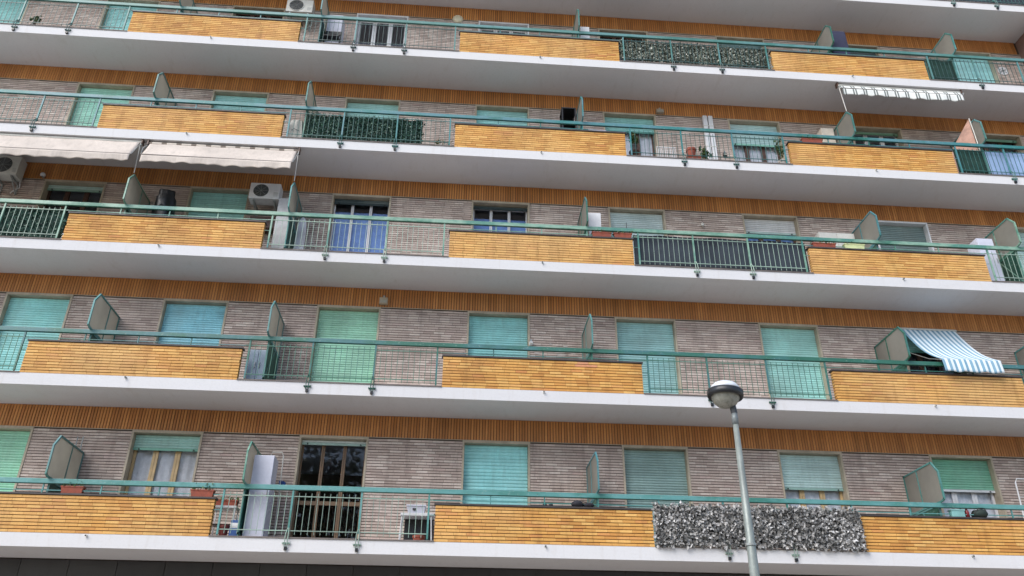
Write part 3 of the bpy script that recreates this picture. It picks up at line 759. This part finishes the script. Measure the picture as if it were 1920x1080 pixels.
o = thing('striped_awning', 'blue and white striped awning drawn from the wall over the handrail', 'awning', (15.0, D, Z(2, 2.3)))
def awn(u, v):
    # from the wall down in a sagging curve to the handrail, then a short hanging skirt
    x = 14.30 + u * 1.34
    if v < .8:
        q = v / .8; y = D - .04 - q * 1.25; z = 2.34 - 1.32 * q + .0 * q - .17 * math.sin(math.pi * q)
    else:
        q = (v - .8) / .2; y = -.12 - .03 * math.sin(q * 1.5); z = 1.02 - .30 * q
    return (x, y + .008 * math.sin(u * 34) * v, Z(2, z) + .012 * math.sin(u * 21) * v * v)
MB().sheet(awn, 60, 30, .004).build('canopy', stripe_b, o, smooth=True)
MB().tube([(14.26, D - .04, Z(2, 2.345)), (15.68, D - .04, Z(2, 2.345))], .03, 8).build('roller', offwhite, o)
MB().tube([(14.28, -.105, Z(2, 1.015)), (15.66, -.105, Z(2, 1.015))], .012, 6).build('front_bar', offwhite, o)
for ax in (14.29, 15.65): MB().tube([(ax, D - .04, Z(2, 1.75)), (ax, .3, Z(2, 1.2)), (ax, -.1, Z(2, 1.015))], .009, 5).build('arm', greymetal, o)
# ---- third
ac_unit('air conditioner high on the wall under the left awning', 3, -7.45, -6.86, .75, 1.05, 2.17, 2.70, offwhite)
o = thing('wall_lamp', 'small round white lamp on the wall under the left awning', 'lamp', (-6.45, D, Z(3, 2.45)))
MB().lathe([(.03, 0), (.06, .02), (.062, .05), (.04, .085), (.01, .1)], (-6.45, D - .08, Z(3, 2.40)), 14).build('globe', white_pl, o, smooth=True)
MB().box(-6.47, -6.43, D - .1, D + .002, Z(3, 2.39), Z(3, 2.42)).build('arm', greymetal, o)
railgrey = pbr('grey_rail', lin(128, 120, 114), .5)
def drop_awning(label, f, x0, x1, mat, ytop, ztop, yrail, zrail, zval, roller=None, rods=(), sag=.02):
    o = thing('awning', label, 'awning', ((x0 + x1) / 2, .0, Z(f, ztop)), 'awnings fixed under the slabs')
    MB().sheet(lambda u, v: (x0 + u * (x1 - x0), ytop + (yrail - ytop) * v + .006 * math.sin(u * 30), Z(f, ztop + (zrail - ztop) * v) - sag * math.sin(math.pi * v) * (1 + .4 * math.sin(u * 9))), 60, 8, .004).build('canopy', mat, o, smooth=True)
    MB().tube([(x0 - .01, yrail - .012, Z(f, zrail)), (x1 + .01, yrail, Z(f, zrail))], .015, 8).build('front_rail', railgrey, o)
    MB().sheet(lambda u, v: (x0 + .01 + u * (x1 - x0 - .02), yrail - .012 + .012 * math.sin(u * (x1 - x0) * 11) * v, Z(f, zrail - .012 - v * (zrail - zval) * (1 - .16 * abs(math.sin(u * (x1 - x0) * 8.2)) - .06 * math.sin(u * 7)))), 110, 5, .004).build('valance', mat, o, smooth=True)
    MB().tube([(x0 - .06, ytop + .03, Z(f, ztop + .03)), (x1 + .05, ytop + .03, Z(f, ztop + .03))], .04, 10).build('roller', roller or offwhite, o)
    for xx in (x0 - .05, x1 + .05):
        MB().box(xx - .014, xx + .014, ytop - .03, ytop + .09, Z(f, ztop - .03), Z(f, 2.855)).build('mount', wood_d, o)
        MB().tube([(xx, ytop + .02, Z(f, ztop - .02)), (xx, (ytop + yrail) / 2 - .04, Z(f, (ztop + zrail) / 2)), (xx + (.04 if xx < x0 else -.04), yrail, Z(f, zrail))], .011, 5).build('arm', greymetal, o)
    for p0, p1 in rods: MB().tube([p0, p1], .010, 6).build('support_rod', offwhite, o)
    return o
roll_s = stripes('roller_stripe', lin(214, 204, 192), lin(120, 108, 98), .34, .35, 0)
drop_awning('cream canvas awning at the left edge, with a scalloped valance', 3, -9.4, -3.90, canvas, .05, 2.77, -.25, 2.205, 2.0, rods=(((-3.85, -.02, Z(3, 2.7)), (-3.82, .0, Z(3, 1.86))),))
drop_awning('cream canvas awning with striped roller, right of the divider rod', 3, -3.66, -.26, canvas, .04, 2.74, -.25, 2.205, 2.0, roll_s, rods=(((-.21, -.02, Z(3, 2.7)), (-.20, .0, Z(3, 1.86))),))
o = thing('covered_bundle', 'lumpy black covered bundle behind the left third-storey parapet', 'bundle', (-3.2, .6, Z(3)))
def lump(u, v):
    a_ = u * 2 * math.pi; rr = [.24, .25, .24, .23, .22, .24, .23, .18, .01][min(8, int(v * 8))]
    rr *= 1 + .12 * math.sin(a_ * 3 + v * 9) + .06 * math.sin(a_ * 7 + v * 4)
    return (-3.2 + rr * math.cos(a_) - .04 * v, .62 + rr * .85 * math.sin(a_), Z(3, .002) + v * 1.86)
MB().sheet(lump, 28, 24, .006).build('cover', black, o, smooth=True)
MB().tube([(-3.43, .52, Z(3, 1.2)), (-3.2, .36, Z(3, 1.28)), (-2.97, .5, Z(3, 1.2))], .02, 6).build('strap', pbr('charcoal_cloth', lin(46, 46, 54), .9), o)
ac_unit('white air conditioner with dark round fan, beside the third-storey divider', 3, -1.36, -.65, .62, .92, 1.75, 2.19, white_pl)
o = thing('shelf_box', 'dark box on the wall under the white air conditioner', 'box', (-.98, 1.0, Z(3, 1.3)))
MB().box(-1.30, -.64, .9, D - .004, Z(3, 1.1), Z(3, 1.42)).build('box_body', wood_d, o, bevel=.008)
MB().box(-1.31, -.63, .885, .9, Z(3, 1.11), Z(3, 1.41)).build('door', wood_d, o)
cabinet('tall pale grey cabinet under the air conditioner, left of the divider', 3, -.61, -.225, .5, .95, 1.72, pbr('pale_grey_metal', lin(196, 196, 198), .45, streak=.2))
o = thing('ironing_board', 'folded white ironing board leaning right of the third-storey divider', 'ironing board', (.05, .5, Z(3)))
MB().prism_y([(-.10, Z(3, .1)), (.12, Z(3, .1)), (.13, Z(3, .8)), (.09, Z(3, 1.12)), (.02, Z(3, 1.22)), (-.05, Z(3, 1.12)), (-.09, Z(3, .8))], .5, .53).build('board', pbr('grey_white_cloth', lin(206, 206, 212), .85), o)
MB().tube([(-.06, .56, Z(3)), (.08, .56, Z(3, 1.0))], .011, 6).tube([(.09, .56, Z(3)), (-.05, .56, Z(3, 1.0))], .011, 6).build('legs', greymetal, o)
MB().tube([(-.09, .545, Z(3, .006)), (.12, .545, Z(3, .006))], .012, 6).build('foot', black, o)
ivy = piece_mat('ivy_green', [(0, lin(22, 52, 44)), (.45, lin(34, 76, 60)), (.8, lin(52, 98, 78)), (1, lin(120, 150, 130))], .5, .2)
netg = pbr('green_net', lin(24, 58, 50), .9, .3, 10)
leaf_screen('dark green ivy screen inside the left third-storey railing', 3, -9.0, -5.02, .055, .10, .03, .86, ivy, netg, 2600, .05)
cabinet('small white cabinet right of the middle third-storey divider', 3, 6.74, 7.05, .5, .88, 1.73, white_pl, name='cabinet')
planter('terracotta planter under the handrail before the small white cabinet', 3, 6.72, 7.18, -.005, .725, plant=.2)
p_ = planter('terracotta planter with a black stick at the right end of the third-storey middle parapet', 3, 7.23, 7.66, -.005, .725, plant=.2)
MB().tube([(7.55, .06, Z(3, .84)), (7.555, .06, Z(3, 1.19))], .008, 5).build('stick', black, p_)
net_screen('charcoal shade cloth tied inside the middle third-storey railing', 3, 7.70, 11.80, .09, .02, .90, pbr('charcoal_net', lin(50, 58, 68), .8, .2, 3))
o = thing('hanging_bulb', 'small pale lamp hanging on a wire against the third-storey wall', 'lamp', (9.76, D - .05, Z(3, 1.9)))
MB().lathe([(.01, .12), (.035, .08), (.045, .03), (.03, 0)][::-1], (9.75, D - .06, Z(3, 1.88)), 12).build('bulb', offwhite, o, smooth=True)
MB().tube([(9.75, D - .06, Z(3, 2.0)), (9.76, D - .03, Z(3, 2.2)), (9.76, D + .004, Z(3, 2.24))], .005, 4).build('wire', black, o)
cabinet('low white two-door cabinet left of the third-storey right divider', 3, 12.52, 13.42, .7, 1.05, 1.62, offwhite, 2)
planter('long red-brown planter at the left end of the third-storey right parapet', 3, 11.95, 12.52, -.005, .725, plant=.15, h=.13)
planter('pale yellow-green planter on the third-storey right parapet', 3, 12.72, 13.22, -.005, .725, mat=pbr('pale_lime', lin(206, 214, 160), .5), plant=.35)
cabinet('white cabinet behind the third-storey railing near the right edge', 3, 16.28, 16.68, .3, .72, 1.40, lilac, 1)
# ---- fourth
o = thing('tarpaulin', 'pale crumpled tarpaulin over boxes in the fourth-storey corner by the ivy screen', 'tarpaulin', (-.45, .4, Z(4)))
def tarp(u, v):
    a_ = u * 2 * math.pi; rr = .21 * (1.0 - .35 * v * v) if v < .95 else .01
    sq = 1 / max(abs(math.cos(a_)), abs(math.sin(a_))) ** .6
    return (-.45 + rr * sq * math.cos(a_) * (1 + .05 * math.sin(a_ * 9 + v * 6)), .42 + rr * sq * math.sin(a_) * (1 + .05 * math.sin(a_ * 8)), Z(4, .003) + .86 * v)
MB().sheet(tarp, 40, 20, .004).build('sheet', pbr('pale_tarp', lin(188, 186, 178), .6, .15, 6), o)
MB().tube([(-.66, .3, Z(4, .4)), (-.45, .19, Z(4, .44)), (-.24, .3, Z(4, .4))], .006, 5).build('cord', black, o)
leaf_screen('dark green ivy screen inside the fourth-storey railing, right of the tarpaulin', 4, -.16, 2.66, .055, .10, .03, .86, ivy, netg, 2600, .05)
planter('low planter box with a leafy plant at the right end of the fourth-storey ivy railing', 4, 2.95, 3.38, .2, .0, h=.2, mat=plaster, plant=1.0, n=18)
o = thing('open_shelf', 'black open shelf unit standing left of the middle fourth-storey divider', 'shelf', (6.36, .8, Z(4)))
for px in (6.18, 6.52):
    for py in (.6, .96): MB().box(px, px + .035, py, py + .035, Z(4), Z(4, 1.95)).build('upright', black, o)
for q in (.1, .55, 1.0, 1.42, 1.92): MB().box(6.175, 6.56, .595, 1.0, Z(4, q), Z(4, q + .03)).build('shelf_board', black, o)
MB().box(6.18, 6.555, .998, 1.01, Z(4, .1), Z(4, 1.94)).build('back_panel', black, o)
o = thing('tray', 'pale tray and cloth on the fourth-storey middle parapet, right of the divider', 'tray', (7.0, .06, Z(4, .725)))
MB().taper(6.75, 7.2, .0, .12, Z(4, .725), Z(4, .76), .01).build('tray_body', lilac, o)
MB().sheet(lambda u, v: (6.95 + u * .25, .0 + v * .1, Z(4, .763) + .03 * math.sin(u * 3) * math.sin(v * 3 + .3)), 8, 5, .006).build('cloth', pbr('mauve_cloth', lin(176, 150, 150), .9), o, smooth=True)
o = thing('plant_stand', 'slim dark stand carrying a potted plant at the left of the fourth-storey middle railing', 'stand', (7.95, .34, Z(4)))
MB().lathe([(.13, 0), (.13, .02), (.03, .03), (.03, .34), (.12, .36), (.12, .38)], (7.95, .34, Z(4)), 12).build('column', wood_d, o)
MB().lathe([(.135, 0), (.135, .012)], (7.95, .34, Z(4, .381)), 12).build('plate', wood_d, o)
pot('bushy plant in a dark pot on the slim dark stand', 7.95, .34, Z(4, .395), .09, .2, pbr('grey_pot', lin(74, 72, 70), .6), .42, .09, 90, 1.1)
o = thing('wire_rack', 'white wire rack on the floor against the fourth-storey wall', 'rack', (8.98, 1.0, Z(4)))
for zz in (.1, .45, .8, 1.12): MB().box(8.72, 9.24, .99, 1.01, Z(4, zz), Z(4, zz + .018)).build('crossbar', white_pl, o)
for i in range(12): MB().box(8.72 + i * .046, 8.734 + i * .046, 1.011, 1.025, Z(4, .0), Z(4, 1.15)).build('wire', white_pl, o)
pot('tilted terracotta pot stacked high behind the fourth-storey railing', 9.5, .6, Z(4, .45), .13, .33, terra)
o = thing('crate', 'red-brown crate under the stacked terracotta pot', 'crate', (9.5, .6, Z(4)))
MB().taper(9.33, 9.68, .42, .78, Z(4), Z(4, .42), .01).build('crate_body', terra, o); MB().box(9.32, 9.69, .41, .79, Z(4, .42), Z(4, .45)).build('rim', terra, o)
pot('bushy potted plant between the crate and the white wall ducts', 9.84, .62, Z(4), .12, .42, terra, .45, .08, 120, 1.0)
o = thing('wall_duct', 'pair of white ducts running down the fourth-storey wall', 'duct', (10.2, D - .05, Z(4)))
for dx in (10.17, 10.32): MB().box(dx - .06, dx + .06, D - .085, D - .002, Z(4, .02), Z(4, 2.37)).build('duct', white_pl, o, bevel=.01)
for zz in (.6, 1.3, 2.0): MB().box(10.10, 10.39, D - .09, D - .002, Z(4, zz), Z(4, zz + .03)).build('clip', offwhite, o)
wall_box('junction_box', 'small black box low on the wall right of the white ducts', 'box', 4, 10.60, 1.06, .1, .1, .06, black)
cabinet('beige cabinet left of the fourth-storey right divider', 4, 13.16, 13.5, .7, 1.08, 1.84, pbr('beige_panel', lin(204, 194, 180), .6), 1)
planter('red-brown planter at the left end of the fourth-storey right parapet', 4, 12.2, 12.75, -.005, .725, plant=.3)
pot('small leafy plant in the corner before the fourth-storey right parapet', 11.68, .2, Z(4), .1, .25, plaster, .75, .07, 120, .9)
o = thing('draped_tarpaulin', 'mauve tarpaulin draped like a tent beside the fourth-storey right divider', 'tarpaulin', (16.75, .5, Z(4)))
MB().sheet(lambda u, v: (16.965 - .74 * u * min(1, v * 1.5), .16 + .70 * u * min(1, v * 1.5) + .02 * math.sin(u * 16) * v, Z(4, .003) + 1.93 * (1 - v)), 20, 20, .005).build('sheet', pbr('mauve_tarp', lin(176, 138, 122), .8, .2, 5), o, smooth=True)
MB().tube([(16.975, .14, Z(4, 1.95)), (16.985, .135, Z(4, 1.5)), (16.985, .13, Z(4, .02))], .014, 6).build('pole', offwhite, o)
stripe_g = stripes('grey_white_stripe', lin(226, 228, 224), lin(104, 112, 110), .285, .14, 13.56, True)
o = drop_awning('rolled-in awning with grey and white stripes under the slab at upper right', 4, 13.56, 16.88, stripe_g, .06, 2.76, -.02, 2.60, 2.37, rods=(((13.52, .03, Z(4, 2.74)), (13.57, .02, Z(4, 1.86))),), sag=.0)
net_screen('dark net inside the right fourth-storey railing, left of the blue sheet', 4, 16.2, 16.98, .09, .1, .86, netg)
net_screen('light blue windbreak sheet inside the fourth-storey railing at the right edge', 4, 17.06, 20.0, .09, .03, .86, pbr('light_blue_sheet', lin(150, 176, 214), .8, .1, 3))
# ---- fifth
ac_unit('air conditioner on the wall at the top, left of the fifth-storey divider', 5, -1.38, -.66, .75, 1.05, 1.85, 2.32, offwhite)
cabinet('pale lilac cabinet right of the fifth-storey divider, behind the railing', 5, -.12, .28, .4, .8, 1.45, lilac, 1)
o = thing('folding_chair', 'black folding chair frame before the pale lilac cabinet', 'chair', (.1, .25, Z(5)))
for cx in (-.1, .3):
    MB().tube([(cx, .14, Z(5)), (cx, .34, Z(5, .45)), (cx, .37, Z(5, .8))], .012, 6).tube([(cx, .36, Z(5)), (cx, .16, Z(5, .44))], .012, 6).build('side_frame', black, o)
MB().box(-.1, .3, .15, .36, Z(5, .44), Z(5, .46)).build('seat', black, o); MB().box(-.1, .3, .36, .375, Z(5, .68), Z(5, .8)).build('backrest', black, o)
o = thing('wall_lamp', 'oval white lamp on the tile band of the fifth storey', 'lamp', (3.34, D, Z(5, 2.33)))
M = Matrix.Rotation(R(90), 3, 'X')
MB().lathe([(.14, 0), (.15, .03), (.12, .06), (.05, .08), (.001, .083)], (3.34, D - .001, Z(5, 2.36)), 20, M).build('globe', pbr('cream_glass', lin(222, 214, 186), .3), o, smooth=True)
MB().lathe([(.155, 0), (.155, .02)], (3.34, D - .001, Z(5, 2.36)), 20, M).build('ring', offwhite, o)
cabinet('white cabinet right of the middle fifth-storey divider', 5, 6.72, 6.98, .4, .78, 1.6, white_pl, 1)
hedge_m = piece_mat('dusty_leaf', [(0, lin(74, 84, 74)), (.4, lin(120, 130, 116)), (.75, lin(164, 170, 156)), (1, lin(210, 212, 204))], .5, .2)
leaf_screen('dusty green artificial leaf screen inside the fifth-storey railing', 5, 7.72, 11.80, .055, .11, .16, .87, hedge_m, pbr('dark_mesh', lin(60, 64, 58), .9), 3600, .06)
o = thing('garden_cover', 'tall navy cloth cover right of the fifth-storey right divider', 'cover', (14.0, .45, Z(5)))
MB().taper(13.72, 14.20, .22, .62, Z(5), Z(5, 1.86), -.02).build('cover_cloth', navy, o, bevel=.03)
MB().tube([(13.73, .21, Z(5, .9)), (13.96, .2, Z(5, .88)), (14.19, .21, Z(5, .9))], .008, 5).build('cord', black, o)
net_screen('dark green net inside the fifth-storey railing left of the turquoise shutter', 5, 16.22, 16.96, .09, .05, .86, netg)
net_screen('dark green net at the far right end of the fifth-storey railing', 5, 19.4, 20.05, .09, .05, .86, netg)
o = thing('wall_fan', 'round white six-spoked wheel on the fifth-storey wall at far right', 'ornament', (19.36, D, Z(5, 1.66)))
MB().lathe([(.15, 0), (.15, .02), (.12, .02), (.12, 0)], (19.36, D - .002, Z(5, 1.66)), 20, M).build('rim', white_pl, o)
for i in range(6):
    a_ = i * math.pi / 3
    MB().prism_y([(19.36 + q * math.cos(a_ + s), Z(5, 1.66) + q * math.sin(a_ + s)) for q, s in ((.03, -.3), (.13, -.32), (.13, .32), (.03, .3))], D - .018, D - .004).build('blade', white_pl, o)
pot('small dark potted plant on the floor of the fifth-storey balcony at far left', -7.35, .15, Z(5), .08, .16, black, .4, .08, 50)
net_screen('dark net inside the topmost railing at the upper right corner', 6, 17.6, 20.0, .09, .03, .8, pbr('charcoal_net', lin(50, 58, 68), .8, .2, 3))

# ---- street lamp on the pavement
LX, LY = 7.43, -5.8
lamp = thing('street_lamp', 'grey street lamp with a domed bowl head on a tapering pole', 'street lamp', (LX, LY, 0))
polem = pbr("pole_paint", lin(144, 152, 148), .45, .15, 3, .2, streak=.3)
MB().tube([(LX, LY, 0), (LX, LY, 1.0), (LX, LY, 3.2), (LX, LY, BASE + .66)], [.075, .068, .06, .034], 20).build('pole', polem, lamp, smooth=True)
MB().lathe([(.13, 0), (.13, .02), (.09, .05)], (LX, LY, .001), 20).build('base', polem, lamp)
MB().tube([(LX, LY, BASE + .45), (LX, LY, BASE + .62)], [.0435, .040], 20).build('top_sleeve', pbr('sleeve_paint', lin(140, 148, 150), .45, .2, 6, .2, streak=.4), lamp, smooth=True)
for zb_ in (BASE - 1.1, BASE - 2.6): MB().lathe([(.066, 0), (.066, .03)], (LX, LY, zb_), 20).build('clamp', greymetal, lamp)
MB().box(LX - .04, LX + .04, LY - .082, LY - .06, .5, .85).build('hatch', polem, lamp)
hc = (LX - .09, LY, BASE + .86); T = Matrix.Rotation(R(5), 3, 'Y')
MB().tube([(LX, LY, BASE + .6), (LX - .01, LY, BASE + .71)], .042, 12).build('collar', pbr('dark_collar', lin(66, 70, 74), .5), lamp)
MB().lathe([(.045, -.185), (.10, -.165), (.15, -.12), (.182, -.06), (.195, .02)], hc, 28, T).build('bowl', pbr('bowl_glass', lin(150, 150, 140), .3, .15, 6), lamp, smooth=True)
MB().lathe([(.188, -.03), (.226, -.045), (.238, -.01), (.238, .045), (.19, .054)], hc, 28, T).build('rim', pbr('rim_dark', lin(44, 46, 50), .4), lamp, smooth=True)
MB().lathe([(.205, .05), (.19, .10), (.15, .145), (.085, .175), (.001, .185)], hc, 28, T).build('dome', pbr('dome_pale', lin(222, 228, 238), .35, .08), lamp, smooth=True)

# ---- trees across the street, which the panes mirror
def tree_meshes(seed):
    random.seed(seed); tr_ = MB(); lf = MB()
    tr_.tube([(0, 0, 0), (.1, 0, 2), (.0, .1, 4.5), (.1, 0, 7), (0, 0, 10)], [.32, .27, .22, .15, .05], 10)
    tips = []
    for i in range(26):
        z = random.uniform(3.8, 10); a_ = random.uniform(0, 6.28); L = (13.5 - z) * random.uniform(.28, .5)
        p0 = Vector((.05, 0, z)); d = Vector((math.cos(a_), math.sin(a_), random.uniform(.3, 1.0))).normalized()
        p1 = p0 + d * L * .5 + Vector((0, 0, .2)); p2 = p0 + d * L
        tr_.tube([p0, p1, p2], [.09, .06, .02], 6); tips += [p1, p2, (p1 + p2) / 2, p2 + Vector((random.gauss(0, .6), random.gauss(0, .6), random.gauss(0.3, .5)))]
    for t_ in tips:
        for j in range(46): lf.leaf((t_.x + random.gauss(0, .55), t_.y + random.gauss(0, .55), t_.z + random.gauss(0, .5)), random.uniform(.16, .3))
    a_ = bpy.data.meshes.new('trunk'); a_.from_pydata(tr_.v, [], tr_.f); a_.materials.append(bark)
    b_ = bpy.data.meshes.new('crown'); b_.from_pydata(lf.v, [], lf.f); b_.materials.append(leafm)
    return a_, b_
tm_, cm_ = tree_meshes(3)
for i, (x, y, s, rz, lab) in enumerate(((-10.5, -25, 1.38, 0.3, 'leftmost tall leafy tree across the street'), (-2.6, -24.5, 1.32, 1.7, 'second leafy tree from the left across the street'),
                                        (6.4, -25.5, 1.1, 3.9, 'third, smaller leafy tree from the left across the street'), (15.5, -25, 1.2, 5.1, 'rightmost leafy tree across the street'))):
    t_ = thing('tree', lab, 'tree', (x, y, -.16), 'trees across the street'); t_.rotation_euler.z = rz; t_.scale = (s, s, s)
    for nm, me in (('trunk', tm_), ('crown', cm_)):
        c_ = bpy.data.objects.new(nm, me); col.objects.link(c_); c_.parent = t_
